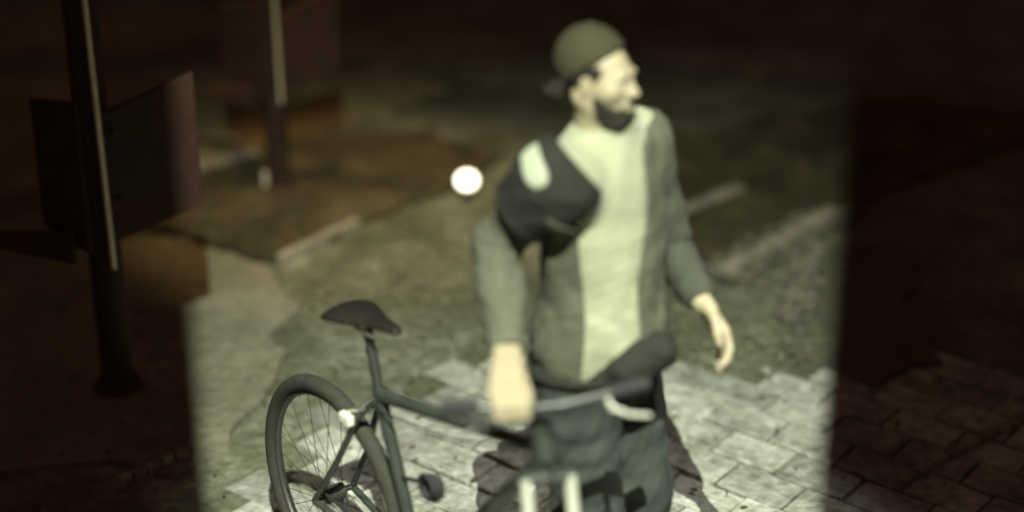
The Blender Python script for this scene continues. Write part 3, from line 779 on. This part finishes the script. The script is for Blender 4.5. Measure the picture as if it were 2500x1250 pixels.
link('lower_sleeve', f.mesh('lower_sleeve', 2), M['greysleeve'], per, True)
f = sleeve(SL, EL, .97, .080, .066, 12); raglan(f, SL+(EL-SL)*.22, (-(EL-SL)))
M['shaded_sleeve'] = mat('shaded_grey_sleeve', (.042, .045, .030), .9, var=.2, scale=12, bump=.4, bscale=20)  # far sleeve: darker copy of the grey cloth, shade put into the colour
sl2 = link('sleeve', f.mesh('sleeve', 2), M['shaded_sleeve'], per, True)
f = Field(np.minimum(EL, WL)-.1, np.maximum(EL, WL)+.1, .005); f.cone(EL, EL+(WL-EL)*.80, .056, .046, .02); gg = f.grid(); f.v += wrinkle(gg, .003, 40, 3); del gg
link('lower_sleeve', f.mesh('lower_sleeve', 2), M['shaded_sleeve'], per, True)
# trousers
f = Field((-.12, 3.72, .03), (.62, 4.48, 1.02), .0055)
f.ell(along(root0, .0, 0, .90), (F, Lf, U), (.135, .175, .13))
for l, kf, ff in ((-.095, .05, .02), (.095, .07, .16)):
    hj = along(root0, 0, l*.95, .88); kn = along(root0, kf, l*1.05, .50); an = along(root0, ff-.06, l*1.1, .08)
    f.cone(hj, kn, .112, .085, .04); f.cone(kn, an, .085, .068, .04)
gg = f.grid(); f.v += wrinkle(gg, .005, 30, 21); f.v = np.maximum(f.v, gg[2]-.955); f.v = np.maximum(f.v, .055-gg[2]); del gg
link('trousers', f.mesh('trousers', 2), M['trousers'], per, True)
# shoes
for l, ff in ((-.105, -.04), (.105, .10)):
    an = along(root0, ff, l, 0)
    f = Field(an-V(.3, .3, .02), an+V(.3, .3, .16), .005)
    f.ell(an+F*.06+U*.045, (F, Lf, U), (.145, .048, .045), .03); f.cone(an+U*.05, an+U*.10, .048, .044, .03)
    gg = f.grid(); f.v = np.maximum(f.v, .032-gg[2]); del gg
    link('shoe', f.mesh('shoe', 1), M['shoe'], per, True)
# eyes
for s_ in (-1, 1):
    bm = bmesh.new(); bmesh.ops.create_uvsphere(bm, u_segments=16, v_segments=10, radius=.0118*HS); bmesh.ops.translate(bm, verts=bm.verts, vec=Vector(H(.0775, .031*s_, .001))); ey = bm_obj('eye', bm, M['eye'], per)
    bm = bmesh.new(); bmesh.ops.create_uvsphere(bm, u_segments=12, v_segments=8, radius=.0062*HS); bmesh.ops.translate(bm, verts=bm.verts, vec=Vector(H(.0845, .031*s_, .0))); bm_obj('iris', bm, M['iris'], ey)
def head_field(infl, extra=None, h=.004):
    f = Field(HD-.24, HD+.24, h)
    f.ell(H(-.020, 0, .026), HA, (.098+infl, .076+infl, .084+infl), .02)
    return f
def hq(f):
    g = f.grid(); g = [(g[i]-HD[i])/HS for i in range(3)]
    return [sum(g[i]*a[i] for i in range(3)) for a in HA]
# hair: back and sides of the head under the cap
f = head_field(.009); q = hq(f)
f.v += (np.sin(q[0]*300+q[2]*90)*np.sin(q[1]*280)*.0014).astype(np.float32)
f.v = np.maximum(f.v, q[0]-.035+np.maximum(0, .02-q[2])*1.1); f.v = np.maximum(f.v, q[2]-.05); f.v = np.maximum(f.v, -.052-q[2]+0*q[0])
f.ell(H(.0, .085, -.012), HA, (.022, .02, .034), .004, True); f.ell(H(.0, -.085, -.012), HA, (.022, .02, .034), .004, True)
link('hair', f.mesh('hair', 2), M['hair'], per, True)
# eyebrows + moustache + beard
f = Field(HD-.2, HD+.2, .0035)
f.ell(H(.030, 0, -.052), HA, (.080, .072, .094), .01); f.cone(H(.068, -.016, -.114), H(.068, .016, -.114), .034, .034, .02)
q = hq(f); f.v += (np.sin(q[0]*260+q[2]*200)*np.sin(q[1]*260+q[2]*150)*.0022).astype(np.float32)
f.v = np.maximum(f.v, q[2]+.070-np.clip(.075-q[0], 0, .1)*.80)
f.ell(H(.112, 0, -.068), HA, (.026, .026, .017), .004, True); del q
link('beard', f.mesh('beard', 2), M['hair'], per, True)
for s_ in (-1, 1):
    f = Field(HD-.2, HD+.2, .003); f.cone(H(.0925, .016*s_, .0225), H(.078, .047*s_, .022), .0046, .003, .003)
    link('eyebrow', f.mesh('eyebrow', 1), M['hair'], per, True)
f = Field(HD-.2, HD+.2, .003)
for s_ in (-1, 1): f.cone(H(.101, .0*s_, -.049), H(.086, .030*s_, -.068), .0065, .007, .003)
link('moustache', f.mesh('moustache', 1), M['hair'], per, True)
# cap: dome with the brim to the back
f = head_field(.010); q = hq(f)
f.ell(H(-.042, 0, .052), HA, (.088, .084, .088), .04)
f.v = np.maximum(f.v, -(q[2]-.048-.85*(q[0])))        # tilted lower edge, higher over the forehead
cap = link('cap', f.mesh('cap', 2), M['cap'], per, True)
bm = bmesh.new(); bmesh.ops.create_uvsphere(bm, u_segments=10, v_segments=6, radius=.008); bmesh.ops.translate(bm, verts=bm.verts, vec=Vector(H(-.042, 0, .142))); bm_obj('cap_button', bm, M['cap'], cap)
bm = bmesh.new(); top = []; bot = []
for i in range(13):
    a = (i/12-.5)*2*1.15
    for lst, dz in ((top, .0), (bot, -.004)):
        row = []
        for j in range(5):
            rr = 1+.62*j/4*math.cos(a*.95)
            fx = -.030-.088*math.cos(a)*rr; ly = .084*math.sin(a)*(1+.10*j/4)
            row.append(bm.verts.new(Vector(H(fx, ly, -.020-.050*(j/4)+.045*math.sin(a)**2*(1-j/8)+dz))))
        lst.append(row)
for i in range(12):
    for j in range(4):
        bm.faces.new((top[i][j], top[i+1][j], top[i+1][j+1], top[i][j+1])); bm.faces.new((bot[i][j], bot[i][j+1], bot[i+1][j+1], bot[i+1][j]))
    bm.faces.new((top[i][4], top[i+1][4], bot[i+1][4], bot[i][4])); bm.faces.new((top[i][0], bot[i][0], bot[i+1][0], top[i+1][0]))
for i in (0, 12):
    for j in range(4): bm.faces.new((top[i][j], top[i][j+1], bot[i][j+1], bot[i][j]))
bm_obj('brim', bm, M['brim'], cap)
# dark hip bag carried in front of the far hip
hbg = thing('hip_bag', 'soft dark bag slung at the hip of the man below his pale shirt', 'bag', tuple(along(root0, .12, .07, .9)))
bgc = np.array(P(1562, 884, Y=3.96))
f = Field(bgc-.22, bgc+.22, .006)
f.ell(bgc, (F, Lf, U), (.050, .095, .050)); f.cone(bgc+V(-.10, -.02, -.035), bgc+V(.05, .0, .03), .035, .045, .04); gg = f.grid(); f.v += wrinkle(gg, .005, 34, 31); del gg
link('bag_body', f.mesh('bag_body', 2), M['sleeve'], hbg, True)
bm = bmesh.new(); pts = [along(root0, .165*math.cos(a)+.01, .205*math.sin(a), .925+.02*math.cos(a)) for a in [2*math.pi*i/40 for i in range(41)]]
tube_bm(bm, pts, .010, 8, False); bm_obj('belt', bm, M['sleeve'], hbg)
